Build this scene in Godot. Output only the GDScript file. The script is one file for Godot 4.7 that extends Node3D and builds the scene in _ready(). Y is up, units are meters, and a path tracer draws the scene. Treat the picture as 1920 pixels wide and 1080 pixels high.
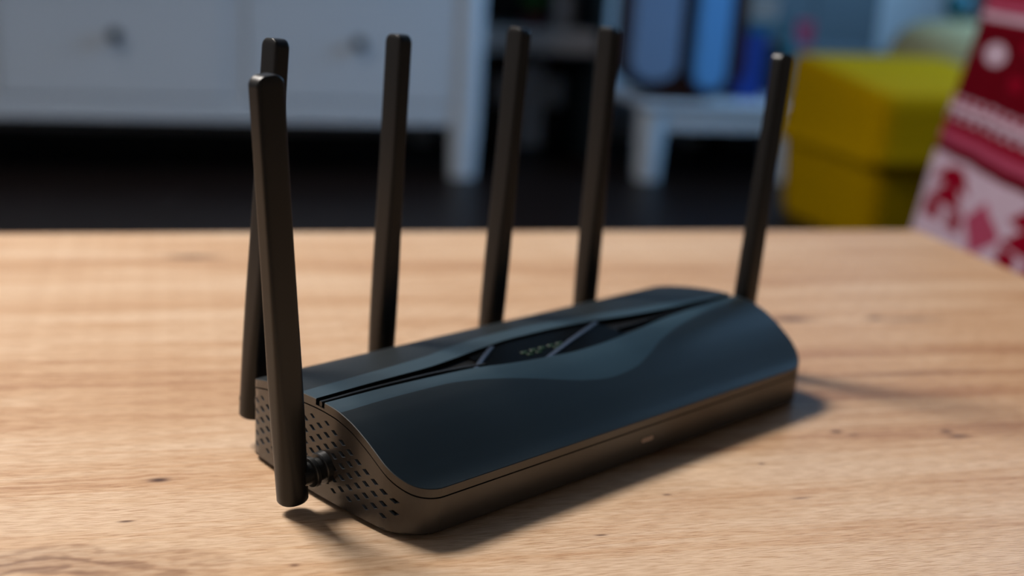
extends Node3D

# ---------------------------------------------------------------- layout
const TURN := 29.2                      # the router's turn on the table
const TABLE_Y := 0.45
var rng := RandomNumberGenerator.new()
var M := {}

func _ready() -> void:
	rng.seed = 7
	# camera
	var cam := Camera3D.new()
	cam.name = "camera"
	var b := Basis(Vector3.UP, -0.2744) * Basis(Vector3.RIGHT, -0.27493) * Basis(Vector3.BACK, 0.06043)
	cam.transform = Transform3D(b, Vector3(-0.09044, 0.69218, 0.45538))
	cam.near = 0.02
	cam.far = 60.0
	var fov := rad_to_deg(2.0 * atan(540.0 / 2380.0))
	var lens := CameraAttributesPhysical.new()
	lens.frustum_focal_length = 12.0 / tan(deg_to_rad(fov) / 2.0)
	lens.frustum_near = 0.02
	lens.frustum_far = 60.0
	lens.frustum_focus_distance = 0.527
	lens.exposure_aperture = 4.8
	lens.exposure_multiplier = 1.0
	cam.attributes = lens
	add_child(cam)
	cam.fov = fov
	cam.current = true
	# sky
	var sky := ProceduralSkyMaterial.new()
	sky.sky_top_color = Color(0.55, 0.68, 0.86)
	sky.sky_horizon_color = Color(0.80, 0.86, 0.93)
	sky.ground_bottom_color = Color(0.28, 0.29, 0.28)
	sky.ground_horizon_color = Color(0.62, 0.66, 0.70)
	sky.sun_angle_max = 0.0
	sky.energy_multiplier = 0.5
	var e := Environment.new()
	e.background_mode = Environment.BG_SKY
	e.sky = Sky.new()
	e.sky.sky_material = sky
	e.tonemap_mode = Environment.TONE_MAPPER_LINEAR
	e.tonemap_exposure = 1.0
	e.sdfgi_enabled = true
	e.ssao_enabled = true
	e.ssil_enabled = true
	var we := WorldEnvironment.new()
	we.name = "world_environment"
	we.environment = e
	add_child(we)
	# daylight that comes in through an added roof window and the window in the right wall
	area("window_light", Vector3(-1.02, 2.52, -1.42), Vector3(0.27, -1.53, 1.7), Vector2(0.8, 0.66), Color(1.0, 0.965, 0.93), 12.0)  # lamp of the added roof window, tilted to spare the dresser
	area("window_light", Vector3(2.75, 1.55, -2.35), Vector3(-1, -0.1, -0.25), Vector2(1.6, 1.2), Color(0.60, 0.81, 1.0), 4.8)

	make_materials()
	room()
	coffee_table()
	router()
	dresser()
	background()

func area(called: String, at: Vector3, towards: Vector3, size: Vector2, color: Color, energy: float) -> void:
	var l := AreaLight3D.new()
	l.name = called
	l.area_size = size
	l.light_color = color
	l.light_energy = energy
	l.area_normalize_energy = true
	l.shadow_enabled = true
	l.set("area_range", 12.0)
	add_child(l, true)
	l.look_at_from_position(at, at + towards, Vector3.UP)

# ---------------------------------------------------------------- materials
func mat(called: String, c: Color, rough: float, spec := 0.5, metal := 0.0) -> StandardMaterial3D:
	var m := StandardMaterial3D.new()
	m.resource_name = called
	m.albedo_color = c
	m.roughness = rough
	m.metallic_specular = spec
	m.metallic = metal
	M[called] = m
	return m

func relief(m: StandardMaterial3D, freq: float, height: float, scale: float) -> void:
	var n := FastNoiseLite.new()
	n.seed = 11
	n.frequency = freq
	n.fractal_octaves = 3
	var t := NoiseTexture2D.new()
	t.width = 256
	t.height = 256
	t.seamless = true
	t.noise = n
	m.heightmap_enabled = true
	m.heightmap_texture = t
	m.heightmap_scale = height
	m.uv1_triplanar = true
	m.uv1_scale = Vector3.ONE * scale

func make_materials() -> void:
	mat("shell_plastic", Color(0.185, 0.167, 0.153), 0.27, 0.6)
	mat("cover_plastic", Color(0.015, 0.065, 0.085), 0.45, 0.45)  # black plastic; the blue of reflected daylight is put into the colour
	mat("band_plastic", Color(0.10, 0.20, 0.25), 0.5)
	mat("black_plastic", Color(0.03, 0.03, 0.032), 0.55, 0.3)
	mat("display_glass", Color(0.012, 0.014, 0.014), 0.34, 0.14)
	mat("rib_plastic", Color(0.20, 0.235, 0.30), 0.35)
	mat("antenna_plastic", Color(0.07, 0.07, 0.074), 0.36, 0.45)
	mat("slot_glint_plastic", Color(0.30, 0.33, 0.36), 0.25, 0.7)  # lighter than the shell: glints on the slot edges put into the colour
	mat("screw_metal", Color(0.22, 0.22, 0.23), 0.35, 0.5, 0.6)
	mat("hinge_plastic", Color(0.10, 0.105, 0.11), 0.34)
	mat("status_plastic", Color(0.66, 0.58, 0.53), 0.5)
	var g := mat("display_green", Color(0.02, 0.08, 0.03), 0.5)
	g.emission_enabled = true
	g.emission = Color(0.06, 0.42, 0.12)
	g.emission_energy_multiplier = 0.09
	relief(M.cover_plastic, 0.09, 0.0015, 60.0)
	relief(M.antenna_plastic, 0.09, 0.0015, 60.0)
	mat("white_paint", Color(0.80, 0.84, 0.88), 0.45)  # white, with some blue of the daylight mixed into the colour
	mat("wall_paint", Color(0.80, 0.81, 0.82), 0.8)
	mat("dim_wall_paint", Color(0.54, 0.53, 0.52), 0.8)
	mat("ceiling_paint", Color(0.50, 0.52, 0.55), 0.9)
	mat("dark_floor", Color(0.10, 0.07, 0.06), 0.42, 0.25)
	mat("knob_metal", Color(0.16, 0.18, 0.19), 0.4, 0.5, 0.5)
	mat("yellow_plastic", Color(0.66, 0.52, 0.0), 0.8, 0.12)
	mat("brown_leather", Color(0.17, 0.08, 0.06), 0.7, 0.2)
	mat("pale_blue_cloth", Color(0.36, 0.44, 0.55), 0.8)
	mat("sky_blue_cloth", Color(0.27, 0.50, 0.70), 0.8)
	mat("blue_card", Color(0.02, 0.22, 0.58), 0.6)
	mat("teal_plastic", Color(0.05, 0.38, 0.45), 0.5)
	mat("beige_card", Color(0.60, 0.55, 0.52), 0.8)
	mat("pink_card", Color(0.62, 0.14, 0.28), 0.7)
	mat("olive_cloth", Color(0.62, 0.60, 0.46), 0.95, 0.15)
	mat("shade_wood", Color(0.10, 0.095, 0.10), 0.6)  # dark tone put in for the shade behind the shelf boards
	mat("grey_paint", Color(0.30, 0.35, 0.38), 0.6)
	mat("slate_paint", Color(0.13, 0.16, 0.17), 0.6, 0.3)
	mat("leaf_green", Color(0.14, 0.36, 0.06), 0.6)
	mat("red_ceramic", Color(0.32, 0.06, 0.06), 0.5)
	mat("grey_upholstery", Color(0.45, 0.44, 0.45), 0.9)
	mat("oak_leg", Color(0.72, 0.56, 0.40), 0.5)
	var p := mat("window_pane", Color(1, 1, 1, 0.06), 0.05)
	p.transparency = BaseMaterial3D.TRANSPARENCY_ALPHA
	mat("throw_weave", Color(1, 1, 1), 0.95)
	M.throw_weave.metallic_specular = 0.12
	M.throw_weave.albedo_texture = ImageTexture.create_from_image(nordic_pattern())
	var w := mat("oak_laminate", Color(1, 1, 1), 0.38, 0.5)
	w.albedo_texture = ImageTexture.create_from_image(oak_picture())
	var n := FastNoiseLite.new()
	n.seed = 5
	n.frequency = 0.045
	n.fractal_octaves = 4
	n.fractal_gain = 0.6
	var ramp := Gradient.new()
	ramp.offsets = PackedFloat32Array([0.0, 0.30, 0.46, 0.62, 1.0])
	ramp.colors = PackedColorArray([Color(0.62, 0.51, 0.42), Color(0.79, 0.72, 0.65), Color(0.93, 0.91, 0.885), Color(0.97, 0.965, 0.96), Color(1, 1, 1)])
	var t := NoiseTexture2D.new()
	t.width = 1024
	t.height = 1024
	t.seamless = true
	t.noise = n
	t.color_ramp = ramp
	w.detail_enabled = true
	w.detail_albedo = t
	w.detail_blend_mode = BaseMaterial3D.BLEND_MODE_MUL
	w.detail_uv_layer = BaseMaterial3D.DETAIL_UV_2

const TX0 := -0.60
const TX1 := 0.57
const TZ0 := -0.54
const TZ1 := 0.22

func oak_picture() -> Image:
	var w := 1800
	var h := 1170
	var big := FastNoiseLite.new()
	big.seed = 21
	big.frequency = 1.0
	big.fractal_octaves = 3
	var fine := FastNoiseLite.new()
	fine.seed = 33
	fine.frequency = 1.0
	fine.fractal_octaves = 3
	fine.fractal_gain = 0.6
	var light := Color(0.882, 0.772, 0.655)
	var mid := Color(0.815, 0.67, 0.53)
	var dark := Color(0.655, 0.48, 0.355)
	# knots: x, z, half length, half width, darkness, how far the grain bends
	var knots := [[-0.096, -0.079, 0.0045, 0.0022, 0.9, 0.006], [-0.109, -0.040, 0.0032, 0.0009, 0.75, 0.002], [-0.074, -0.464, 0.018, 0.006, 0.6, 0.012], [0.316, -0.286, 0.014, 0.005, 0.75, 0.008], [0.377, -0.283, 0.006, 0.004, 0.65, 0.005], [0.402, -0.279, 0.022, 0.004, 0.35, 0.004], [0.309, -0.081, 0.006, 0.0022, 0.8, 0.004], [0.306, -0.088, 0.0035, 0.003, 0.6, 0.002], [0.245, -0.095, 0.003, 0.002, 0.7, 0.003], [0.252, -0.090, 0.003, 0.0012, 0.5, 0.001], [0.126, -0.034, 0.0022, 0.0009, 0.6, 0.001], [0.186, -0.061, 0.0018, 0.001, 0.7, 0.001], [0.083, 0.0, 0.0028, 0.0008, 0.6, 0.001], [-0.045, 0.007, 0.002, 0.0012, 0.5, 0.001], [0.187, -0.022, 0.0045, 0.0009, 0.5, 0.001], [0.33, -0.175, 0.05, 0.004, 0.25, 0.003]]
	var img := Image.create_empty(w, h, false, Image.FORMAT_RGB8)
	var data := PackedByteArray()
	data.resize(w * h * 3)
	var at := 0
	for j in h:
		var z := TZ0 + (TZ1 - TZ0) * (j + 0.5) / h
		var near_knots := []
		for k in knots:
			if absf(z - k[1]) < k[3] * 6.0 + 0.012:
				near_knots.append(k)
		for i in w:
			var x := TX0 + (TX1 - TX0) * (i + 0.5) / w
			var zz := z
			var stain := 0.0
			for k in near_knots:
				var dx: float = (x - k[0]) / k[2]
				var dz: float = (z - k[1]) / k[3]
				var d2: float = dx * dx * 0.25 + dz * dz * 0.08
				if d2 < 6.0:
					zz -= k[5] * exp(-d2) * clampf(dz * 0.4, -1.0, 1.0) * 0.5
					stain = maxf(stain, k[4] * exp(-(dx * dx + dz * dz) * 1.2))
			# the large swirl at the near left
			var sx := (x + 0.142) / 0.050
			var sz := (z - 0.008) / 0.020
			var sr := sqrt(sx * sx + sz * sz) if absf(sx) < 2.2 and absf(sz) < 2.2 else 9.0
			if sr < 2.2:
				sr += 0.28 * big.get_noise_2d(x * 28.0, z * 60.0)
			var broad := big.get_noise_2d(x * 1.3, zz * 22.0)
			var mid_g := big.get_noise_2d(x * 3.0 + 40.0, zz * 85.0 + broad * 3.0)
			var thin := fine.get_noise_2d(x * 9.0, zz * 330.0)
			var v := 0.34 + broad * 0.60 + mid_g * 0.46 + thin * 0.42
			if sr < 1.9:
				var ring := sin(sr * 15.0 + fine.get_noise_2d(x * 50.0, z * 160.0) * 2.4)
				var share := smoothstep(1.75, 0.9, sr)
				v = lerpf(v, 0.60 + ring * 0.24 + thin * 0.40 + mid_g * 0.3, share)
				stain = maxf(stain, share * (0.20 + 0.30 * maxf(ring, 0.0)) * (0.45 + 0.55 * smoothstep(1.2, -0.6, sx)) * smoothstep(0.15, 0.7, sr))
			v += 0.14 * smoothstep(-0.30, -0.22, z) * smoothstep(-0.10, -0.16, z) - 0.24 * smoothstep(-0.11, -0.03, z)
			v += 0.27 * smoothstep(0.12, 0.36, x) * smoothstep(-0.40, -0.20, z)  # darker right side: wood tone, with the falloff of the light put in
			v = clampf(v, 0.0, 1.0)
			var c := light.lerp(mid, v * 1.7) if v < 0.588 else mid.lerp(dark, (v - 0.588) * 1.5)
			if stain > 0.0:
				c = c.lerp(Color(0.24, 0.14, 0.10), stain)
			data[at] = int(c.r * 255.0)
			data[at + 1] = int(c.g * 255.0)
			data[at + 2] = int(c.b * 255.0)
			at += 3
	img.set_data(w, h, false, Image.FORMAT_RGB8, data)
	return img

func nordic_pattern() -> Image:
	# rows of a knitted print, from the top of the cloth to its hem
	var w := 256
	var h := 512
	var img := Image.create_empty(w, h, false, Image.FORMAT_RGB8)
	var white := Color(0.60, 0.53, 0.59)
	var red := Color(0.40, 0.01, 0.09)
	var deep := Color(0.29, 0.005, 0.045)
	var pink := Color(0.50, 0.20, 0.29)
	img.fill(red)
	for band in [[0, 30, deep], [40, 20, white], [66, 12, deep], [86, 12, pink], [104, 10, white], [120, 14, deep], [146, 12, pink], [160, 7, white], [170, 74, deep], [244, 22, white], [266, 11, red], [277, 11, pink], [288, 11, deep], [299, 213, white]]:
		img.fill_rect(Rect2i(0, band[0], w, band[1]), band[2])
	for k in 4:                                       # large dots in the dark field
		var c := k * 86 + 46
		for y in 22:
			var r := int(17.0 * sqrt(1.0 - pow((y - 11) / 11.0, 2.0)))
			img.fill_rect(Rect2i(c - r, 186 + y, 2 * r, 1), white)
		img.fill_rect(Rect2i(c + 30, 212, 24, 12), red)
		img.fill_rect(Rect2i(c + 34, 180, 16, 10), red)
	for k in 16:                                      # zigzag on both edges of the pale row
		for y in 7:
			img.fill_rect(Rect2i(k * 16 + y, 259 + y, 16 - 2 * y, 1), deep)
			img.fill_rect(Rect2i(k * 16 + y, 250 - y, 16 - 2 * y, 1), red)
	for k in 4:                                       # trees and lozenges in the white field
		var c := k * 120 + 42
		for y in 36:
			var r := 8 + (y % 18) * 26 / 18
			img.fill_rect(Rect2i(c - r, 306 + y, 2 * r, 1), red)
		img.fill_rect(Rect2i(c - 32, 344, 26, 14), red)
		img.fill_rect(Rect2i(c + 6, 344, 26, 14), red)
		for y in 46:
			var r2 := 25 - absi(y - 23) * 25 / 23
			img.fill_rect(Rect2i(c + 60 - r2, 318 + y, 2 * r2, 1), pink)
		for y in 30:
			var r3 := 24 - absi(y - 15) * 24 / 15
			img.fill_rect(Rect2i(c - r3, 380 + y, 2 * r3, 1), red)
		img.fill_rect(Rect2i(c + 42, 388, 36, 10), pink)
	img.fill_rect(Rect2i(0, 436, w, 14), red)
	img.fill_rect(Rect2i(0, 458, w, 8), pink)
	return img

# ---------------------------------------------------------------- helpers
func begin() -> SurfaceTool:
	var st := SurfaceTool.new()
	st.begin(Mesh.PRIMITIVE_TRIANGLES)
	return st

var bowed := false                      # while the router's body is built: its ends bulge a little

func bow(p: Vector3) -> Vector3:
	var q := (p.x - 0.14485) / 0.14285
	var g := (p.z + 0.0585) / 0.0585
	return Vector3(p.x + 0.0037 * signf(q) * pow(minf(absf(q), 1.05), 8.0) * (1.0 - g * g), p.y, p.z)

func bow_normal(p: Vector3, n: Vector3) -> Vector3:
	var q := (p.x - 0.14485) / 0.14285
	var g := (p.z + 0.0585) / 0.0585
	return Vector3(n.x, n.y, n.z + n.x * 0.0037 * signf(q) * pow(minf(absf(q), 1.05), 8.0) * 2.0 * g / 0.0585).normalized()

func tri(st: SurfaceTool, a: Vector3, b: Vector3, c: Vector3, na: Vector3, nb: Vector3, nc: Vector3) -> void:
	if bowed:
		na = bow_normal(a, na)
		nb = bow_normal(b, nb)
		nc = bow_normal(c, nc)
		a = bow(a)
		b = bow(b)
		c = bow(c)
	if (a - c).cross(a - b).dot(na + nb + nc) < 0.0:
		var t := b
		b = c
		c = t
		t = nb
		nb = nc
		nc = t
	for k in [[a, na], [b, nb], [c, nc]]:
		st.set_normal(k[1])
		st.add_vertex(k[0])

func quad(st: SurfaceTool, a: Vector3, b: Vector3, c: Vector3, d: Vector3, na: Vector3, nb: Vector3, nc: Vector3, nd: Vector3) -> void:
	tri(st, a, b, c, na, nb, nc)
	tri(st, a, c, d, na, nc, nd)

func flat(st: SurfaceTool, a: Vector3, b: Vector3, c: Vector3, d: Vector3, away: Vector3) -> void:
	# a flat four-sided face that looks away from the point «away»
	var n := (b - a).cross(c - a)
	if n.length_squared() < 1e-20:
		n = (c - a).cross(d - a)
	n = n.normalized()
	if n.dot((a + b + c + d) / 4.0 - away) < 0.0:
		n = -n
	quad(st, a, b, c, d, n, n, n, n)

func add_box(st: SurfaceTool, lo: Vector3, hi: Vector3, r := 0.0, turn := Basis(), at := Vector3.ZERO) -> void:
	var c := (lo + hi) / 2.0
	var h := (hi - lo) / 2.0
	r = minf(r, minf(h.x, minf(h.y, h.z)) * 0.9)
	var mid := turn * c + at
	var pt := func(s: Vector3, axis: int) -> Vector3:     # the corner s of the face across «axis»
		var v := Vector3(s.x * (h.x - r), s.y * (h.y - r), s.z * (h.z - r))
		v[axis] = s[axis] * h[axis]
		return turn * (c + v) + at
	for axis in 3:
		var u := (axis + 1) % 3
		var w := (axis + 2) % 3
		for s in [-1.0, 1.0]:
			var k := []
			for q in [[-1, -1], [1, -1], [1, 1], [-1, 1]]:
				var v := Vector3.ZERO
				v[axis] = s
				v[u] = q[0]
				v[w] = q[1]
				k.append(pt.call(v, axis))
			flat(st, k[0], k[1], k[2], k[3], mid)
			if r > 0.0:
				for s2 in [-1.0, 1.0]:                      # the chamfer between this face and the next
					var p := Vector3.ZERO
					p[axis] = s
					p[u] = s2
					var p1 := p
					var p2 := p
					p1[w] = -1
					p2[w] = 1
					flat(st, pt.call(p1, axis), pt.call(p2, axis), pt.call(p2, u), pt.call(p1, u), mid)
	if r > 0.0:
		for sx in [-1.0, 1.0]:
			for sy in [-1.0, 1.0]:
				for sz in [-1.0, 1.0]:
					var s := Vector3(sx, sy, sz)
					var a: Vector3 = pt.call(s, 0)
					var b2: Vector3 = pt.call(s, 1)
					var d: Vector3 = pt.call(s, 2)
					var n := (turn * s).normalized()
					tri(st, a, b2, d, n, n, n)

func loft(st: SurfaceTool, rings: Array, caps := true) -> void:
	# a smooth skin over closed rings of equal length
	var m: int = rings[0].size()
	var mids := []
	for r in rings:
		var c := Vector3.ZERO
		for p in r:
			c += p
		mids.append(c / m)
	var nr := []
	for i in rings.size():
		var row := PackedVector3Array()
		var i0 := maxi(i - 1, 0)
		var i1 := mini(i + 1, rings.size() - 1)
		for k in m:
			var along: Vector3 = rings[i1][k] - rings[i0][k]
			var round_: Vector3 = rings[i][(k + 1) % m] - rings[i][(k + m - 1) % m]
			var n := along.cross(round_)
			var out: Vector3 = rings[i][k] - mids[i]
			if n.length_squared() < 1e-22:
				n = out
			n = n.normalized()
			if n.dot(out) < 0.0:
				n = -n
			row.append(n)
		nr.append(row)
	for i in rings.size() - 1:
		for k in m:
			var k2 := (k + 1) % m
			quad(st, rings[i][k], rings[i][k2], rings[i + 1][k2], rings[i + 1][k], nr[i][k], nr[i][k2], nr[i + 1][k2], nr[i + 1][k])
	if caps:
		for e in [[0, mids[0] - mids[1]], [rings.size() - 1, mids[-1] - mids[-2]]]:
			var n: Vector3 = e[1].normalized()
			for k in m:
				tri(st, mids[e[0]], rings[e[0]][k], rings[e[0]][(k + 1) % m], n, n, n)

func circle(c: Vector3, ax: Vector3, r: float, sides := 24) -> PackedVector3Array:
	var u := ax.cross(Vector3.UP if absf(ax.y) < 0.9 else Vector3.RIGHT).normalized()
	var v := ax.cross(u).normalized()
	var p := PackedVector3Array()
	for k in sides:
		p.append(c + u * cos(TAU * k / sides) * r + v * sin(TAU * k / sides) * r)
	return p

func turned(st: SurfaceTool, from: Vector3, ax: Vector3, profile: Array, sides := 24) -> void:
	# a lathed shape: profile is a list of [distance along ax, radius]; corners sharper than 35 degrees stay sharp
	var m := profile.size()
	var out := []
	for i in m - 1:
		out.append(Vector2(-(profile[i + 1][1] - profile[i][1]), profile[i + 1][0] - profile[i][0]).normalized())
	var rings := []
	for q in profile:
		rings.append(circle(from + ax * q[0], ax, maxf(q[1], 1e-5), sides))
	for i in m - 1:
		var na: Vector2 = out[i]
		var nb: Vector2 = out[i]
		if i > 0 and out[i].dot(out[i - 1]) > 0.82:
			na = (out[i] + out[i - 1]).normalized()
		if i < m - 2 and out[i].dot(out[i + 1]) > 0.82:
			nb = (out[i] + out[i + 1]).normalized()
		for k in sides:
			var k2 := (k + 1) % sides
			var ra: Vector3 = (circle(Vector3.ZERO, ax, 1.0, sides))[k]
			var rb: Vector3 = (circle(Vector3.ZERO, ax, 1.0, sides))[k2]
			quad(st, rings[i][k], rings[i][k2], rings[i + 1][k2], rings[i + 1][k], ax * na.x + ra * na.y, ax * na.x + rb * na.y, ax * nb.x + rb * nb.y, ax * nb.x + ra * nb.y)
	for e in [[0, -ax], [m - 1, ax]]:
		for k in sides:
			tri(st, from + ax * profile[e[0]][0], rings[e[0]][k], rings[e[0]][(k + 1) % sides], e[1], e[1], e[1])

func obj(called: String, st: SurfaceTool, m: Material, parent: Node = self) -> MeshInstance3D:
	var o := MeshInstance3D.new()
	o.name = called
	st.index()
	o.mesh = st.commit()
	o.material_override = null
	o.mesh.surface_set_material(0, m)
	parent.add_child(o, true)
	return o

func thing(called: String, label: String, category: String, at := Vector3.ZERO, turn := 0.0, group := "") -> Node3D:
	var o := Node3D.new()
	o.name = called
	add_child(o, true)
	o.position = at
	o.rotation.y = deg_to_rad(turn)
	tag(o, label, category, group)
	return o

func tag(o: Node, label: String, category: String, group := "") -> void:
	o.set_meta("label", label)
	o.set_meta("category", category)
	if group:
		o.set_meta("group", group)

func box_part(called: String, lo: Vector3, hi: Vector3, m: Material, parent: Node, r := 0.002) -> MeshInstance3D:
	var st := begin()
	add_box(st, lo, hi, r)
	return obj(called, st, m, parent)

func struct(called: String, st: SurfaceTool, m: Material, parent: Node = self) -> MeshInstance3D:
	var o := obj(called, st, m, parent)
	o.set_meta("kind", "structure")
	return o

# ---------------------------------------------------------------- the room
func room() -> void:
	var x0 := -1.5
	var x1 := 2.8
	var z0 := -3.80
	var z1 := 2.3
	var top := 2.6
	var st := begin()
	add_box(st, Vector3(x0 - 0.2, -0.1, z0 - 0.2), Vector3(x1 + 0.2, 0.0, z1 + 0.2))
	var fl := struct("floor", st, M.dark_floor)
	fl.set_meta("label", "dark brown wooden floor under the furniture")
	fl.set_meta("category", "floor")
	# the ceiling with an added, unseen roof window that sets the shadows
	var wx0 := -1.48
	var wx1 := -0.54
	var wz0 := -1.9
	var wz1 := -0.95
	st = begin()
	add_box(st, Vector3(x0 - 0.2, top, z0 - 0.2), Vector3(x1 + 0.2, top + 0.1, wz0))
	add_box(st, Vector3(x0 - 0.2, top, wz1), Vector3(x1 + 0.2, top + 0.1, z1 + 0.2))
	add_box(st, Vector3(x0 - 0.2, top, wz0), Vector3(wx0, top + 0.1, wz1))
	add_box(st, Vector3(wx1, top, wz0), Vector3(x1 + 0.2, top + 0.1, wz1))
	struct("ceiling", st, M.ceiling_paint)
	var rw := Node3D.new()
	rw.name = "window_added_1"
	add_child(rw)
	rw.set_meta("kind", "structure")
	st = begin()
	for f in [[wx0, wx1, wz0, wz0 + 0.05], [wx0, wx1, wz1 - 0.05, wz1], [wx0, wx0 + 0.05, wz0 + 0.05, wz1 - 0.05], [wx1 - 0.05, wx1, wz0 + 0.05, wz1 - 0.05]]:
		add_box(st, Vector3(f[0], top + 0.02, f[2]), Vector3(f[1], top + 0.09, f[3]), 0.004)
	obj("window_frame", st, M.white_paint, rw)
	st = begin()
	add_box(st, Vector3(wx0 + 0.05, top + 0.05, wz0 + 0.05), Vector3(wx1 - 0.05, top + 0.055, wz1 - 0.05))
	obj("window_pane", st, M.window_pane, rw)
	st = begin()
	add_box(st, Vector3(x0 - 0.2, 0, z0 - 0.2), Vector3(x1 + 0.2, top, z0))
	struct("wall_back", st, M.wall_paint)
	st = begin()
	add_box(st, Vector3(x0 - 0.2, 0, z1), Vector3(x1 + 0.2, top, z1 + 0.2))
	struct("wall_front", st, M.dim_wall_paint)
	st = begin()
	add_box(st, Vector3(x0 - 0.2, 0, z0 - 0.2), Vector3(x0, top, z1 + 0.2))
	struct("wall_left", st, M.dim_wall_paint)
	side_wall("wall_right", x1, x1 + 0.2, z0, z1, top, 0.9, 2.2, -3.25, -1.45, "window_2")
	for n in ["ceiling", "wall_back", "wall_front", "wall_left", "wall_right", "window_added_1", "window_2"]:
		var o := get_node(n)
		o.set_meta("label", {"ceiling": "white painted ceiling over the whole room", "wall_back": "pale wall behind the white dresser and shelves", "wall_front": "white wall behind the viewer", "wall_left": "plain grey wall at the left", "wall_right": "white wall at the right with one window", "window_added_1": "added white framed roof window in the ceiling, out of view", "window_2": "white framed window in the right wall"}[n])
		o.set_meta("category", n.split("_")[0])

func side_wall(called: String, xa: float, xb: float, z0: float, z1: float, top: float, y0: float, y1: float, za: float, zb: float, win: String) -> void:
	var st := begin()
	add_box(st, Vector3(xa, 0, z0), Vector3(xb, top, za))
	add_box(st, Vector3(xa, 0, zb), Vector3(xb, top, z1))
	add_box(st, Vector3(xa, 0, za), Vector3(xb, y0, zb))
	add_box(st, Vector3(xa, y1, za), Vector3(xb, top, zb))
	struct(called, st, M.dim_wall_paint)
	var o := Node3D.new()
	o.name = win
	add_child(o)
	o.set_meta("kind", "structure")
	var xm := (xa + xb) / 2.0
	st = begin()
	for f in [[y0, y0 + 0.06, za, zb], [y1 - 0.06, y1, za, zb], [y0 + 0.06, y1 - 0.06, za, za + 0.06], [y0 + 0.06, y1 - 0.06, zb - 0.06, zb], [y0 + 0.06, y1 - 0.06, (za + zb) / 2 - 0.03, (za + zb) / 2 + 0.03]]:
		add_box(st, Vector3(xm - 0.03, f[0], f[2]), Vector3(xm + 0.03, f[1], f[3]), 0.004)
	obj("window_frame", st, M.white_paint, o)
	for k in 2:
		var a := lerpf(za, zb, k * 0.5) + (0.06 if k == 0 else 0.03)
		var c := lerpf(za, zb, k * 0.5 + 0.5) - (0.03 if k == 0 else 0.06)
		st = begin()
		add_box(st, Vector3(xm - 0.002, y0 + 0.06, a), Vector3(xm + 0.002, y1 - 0.06, c))
		obj("window_pane", st, M.window_pane, o)

# ---------------------------------------------------------------- the table
func coffee_table() -> void:
	var t := thing("coffee_table", "pale oak coffee table with knots in its wood, under the black router", "table", Vector3.ZERO)
	# the top: one slab with a small round on its upper edge
	var arrays := []
	arrays.resize(Mesh.ARRAY_MAX)
	var st := begin()
	add_box(st, Vector3(TX0, TABLE_Y - 0.036, TZ0), Vector3(TX1, TABLE_Y, TZ1), 0.0015)
	arrays = st.commit_to_arrays()
	var uv := PackedVector2Array()
	var uv2 := PackedVector2Array()
	for p in arrays[Mesh.ARRAY_VERTEX]:
		uv.append(Vector2((p.x - TX0) / (TX1 - TX0), (p.z - TZ0) / (TZ1 - TZ0)))
		uv2.append(Vector2(p.x / 0.75 + p.y * 3.0, p.z / 0.023 + p.y * 20.0))
	arrays[Mesh.ARRAY_TEX_UV] = uv
	arrays[Mesh.ARRAY_TEX_UV2] = uv2
	var am := ArrayMesh.new()
	am.add_surface_from_arrays(Mesh.PRIMITIVE_TRIANGLES, arrays)
	var o := MeshInstance3D.new()
	o.name = "tabletop"
	o.mesh = am
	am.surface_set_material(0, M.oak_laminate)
	t.add_child(o, true)
	st = begin()
	for a in [[TX0 + 0.05, TX1 - 0.05, TZ0 + 0.03, TZ0 + 0.05], [TX0 + 0.05, TX1 - 0.05, TZ1 - 0.05, TZ1 - 0.03], [TX0 + 0.03, TX0 + 0.05, TZ0 + 0.03, TZ1 - 0.03], [TX1 - 0.05, TX1 - 0.03, TZ0 + 0.03, TZ1 - 0.03]]:
		add_box(st, Vector3(a[0], TABLE_Y - 0.10, a[2]), Vector3(a[1], TABLE_Y - 0.036, a[3]), 0.001)
	obj("apron", st, M.oak_leg, t)
	for q in [[TX0 + 0.02, TZ0 + 0.02], [TX1 - 0.075, TZ0 + 0.02], [TX0 + 0.02, TZ1 - 0.075], [TX1 - 0.075, TZ1 - 0.075]]:
		box_part("leg", Vector3(q[0], 0, q[1]), Vector3(q[0] + 0.055, TABLE_Y - 0.036, q[1] + 0.055), M.oak_leg, t)

# ---------------------------------------------------------------- the router
const RX0 := 0.002
const RX1 := 0.2877
const RZ := -0.117
const RF := 0.0175                       # front corners
const RR := 0.0075                       # rear corners

func curve(xs: Array, ys: Array, x: float) -> float:
	# smooth monotone interpolation
	var n := xs.size()
	if x <= xs[0]:
		return ys[0]
	if x >= xs[n - 1]:
		return ys[n - 1]
	var i := 0
	while x > xs[i + 1]:
		i += 1
	var h: float = xs[i + 1] - xs[i]
	var d: float = (ys[i + 1] - ys[i]) / h
	var slope := func(k: int) -> float:
		if k == 0 or k == n - 1:
			return d
		var a: float = (ys[k] - ys[k - 1]) / (xs[k] - xs[k - 1])
		var b: float = (ys[k + 1] - ys[k]) / (xs[k + 1] - xs[k])
		return 0.0 if a * b <= 0.0 else 2.0 * a * b / (a + b)
	var m0: float = slope.call(i)
	var m1: float = slope.call(i + 1)
	var t: float = (x - xs[i]) / h
	return ys[i] * (1 + 2 * t) * (1 - t) * (1 - t) + m0 * h * t * (1 - t) * (1 - t) + ys[i + 1] * t * t * (3 - 2 * t) + m1 * h * t * t * (t - 1)

const PZ := [-0.118, -0.112, -0.10, -0.085, -0.07, -0.058, -0.048, -0.038, -0.028, -0.018, -0.010, -0.004, 0.0]
const PY := [0.0362, 0.0386, 0.0415, 0.0440, 0.0455, 0.0460, 0.0455, 0.0432, 0.0387, 0.0325, 0.0270, 0.0232, 0.0215]

func top_y(z: float) -> float:
	return curve(PZ, PY, z)

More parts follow.
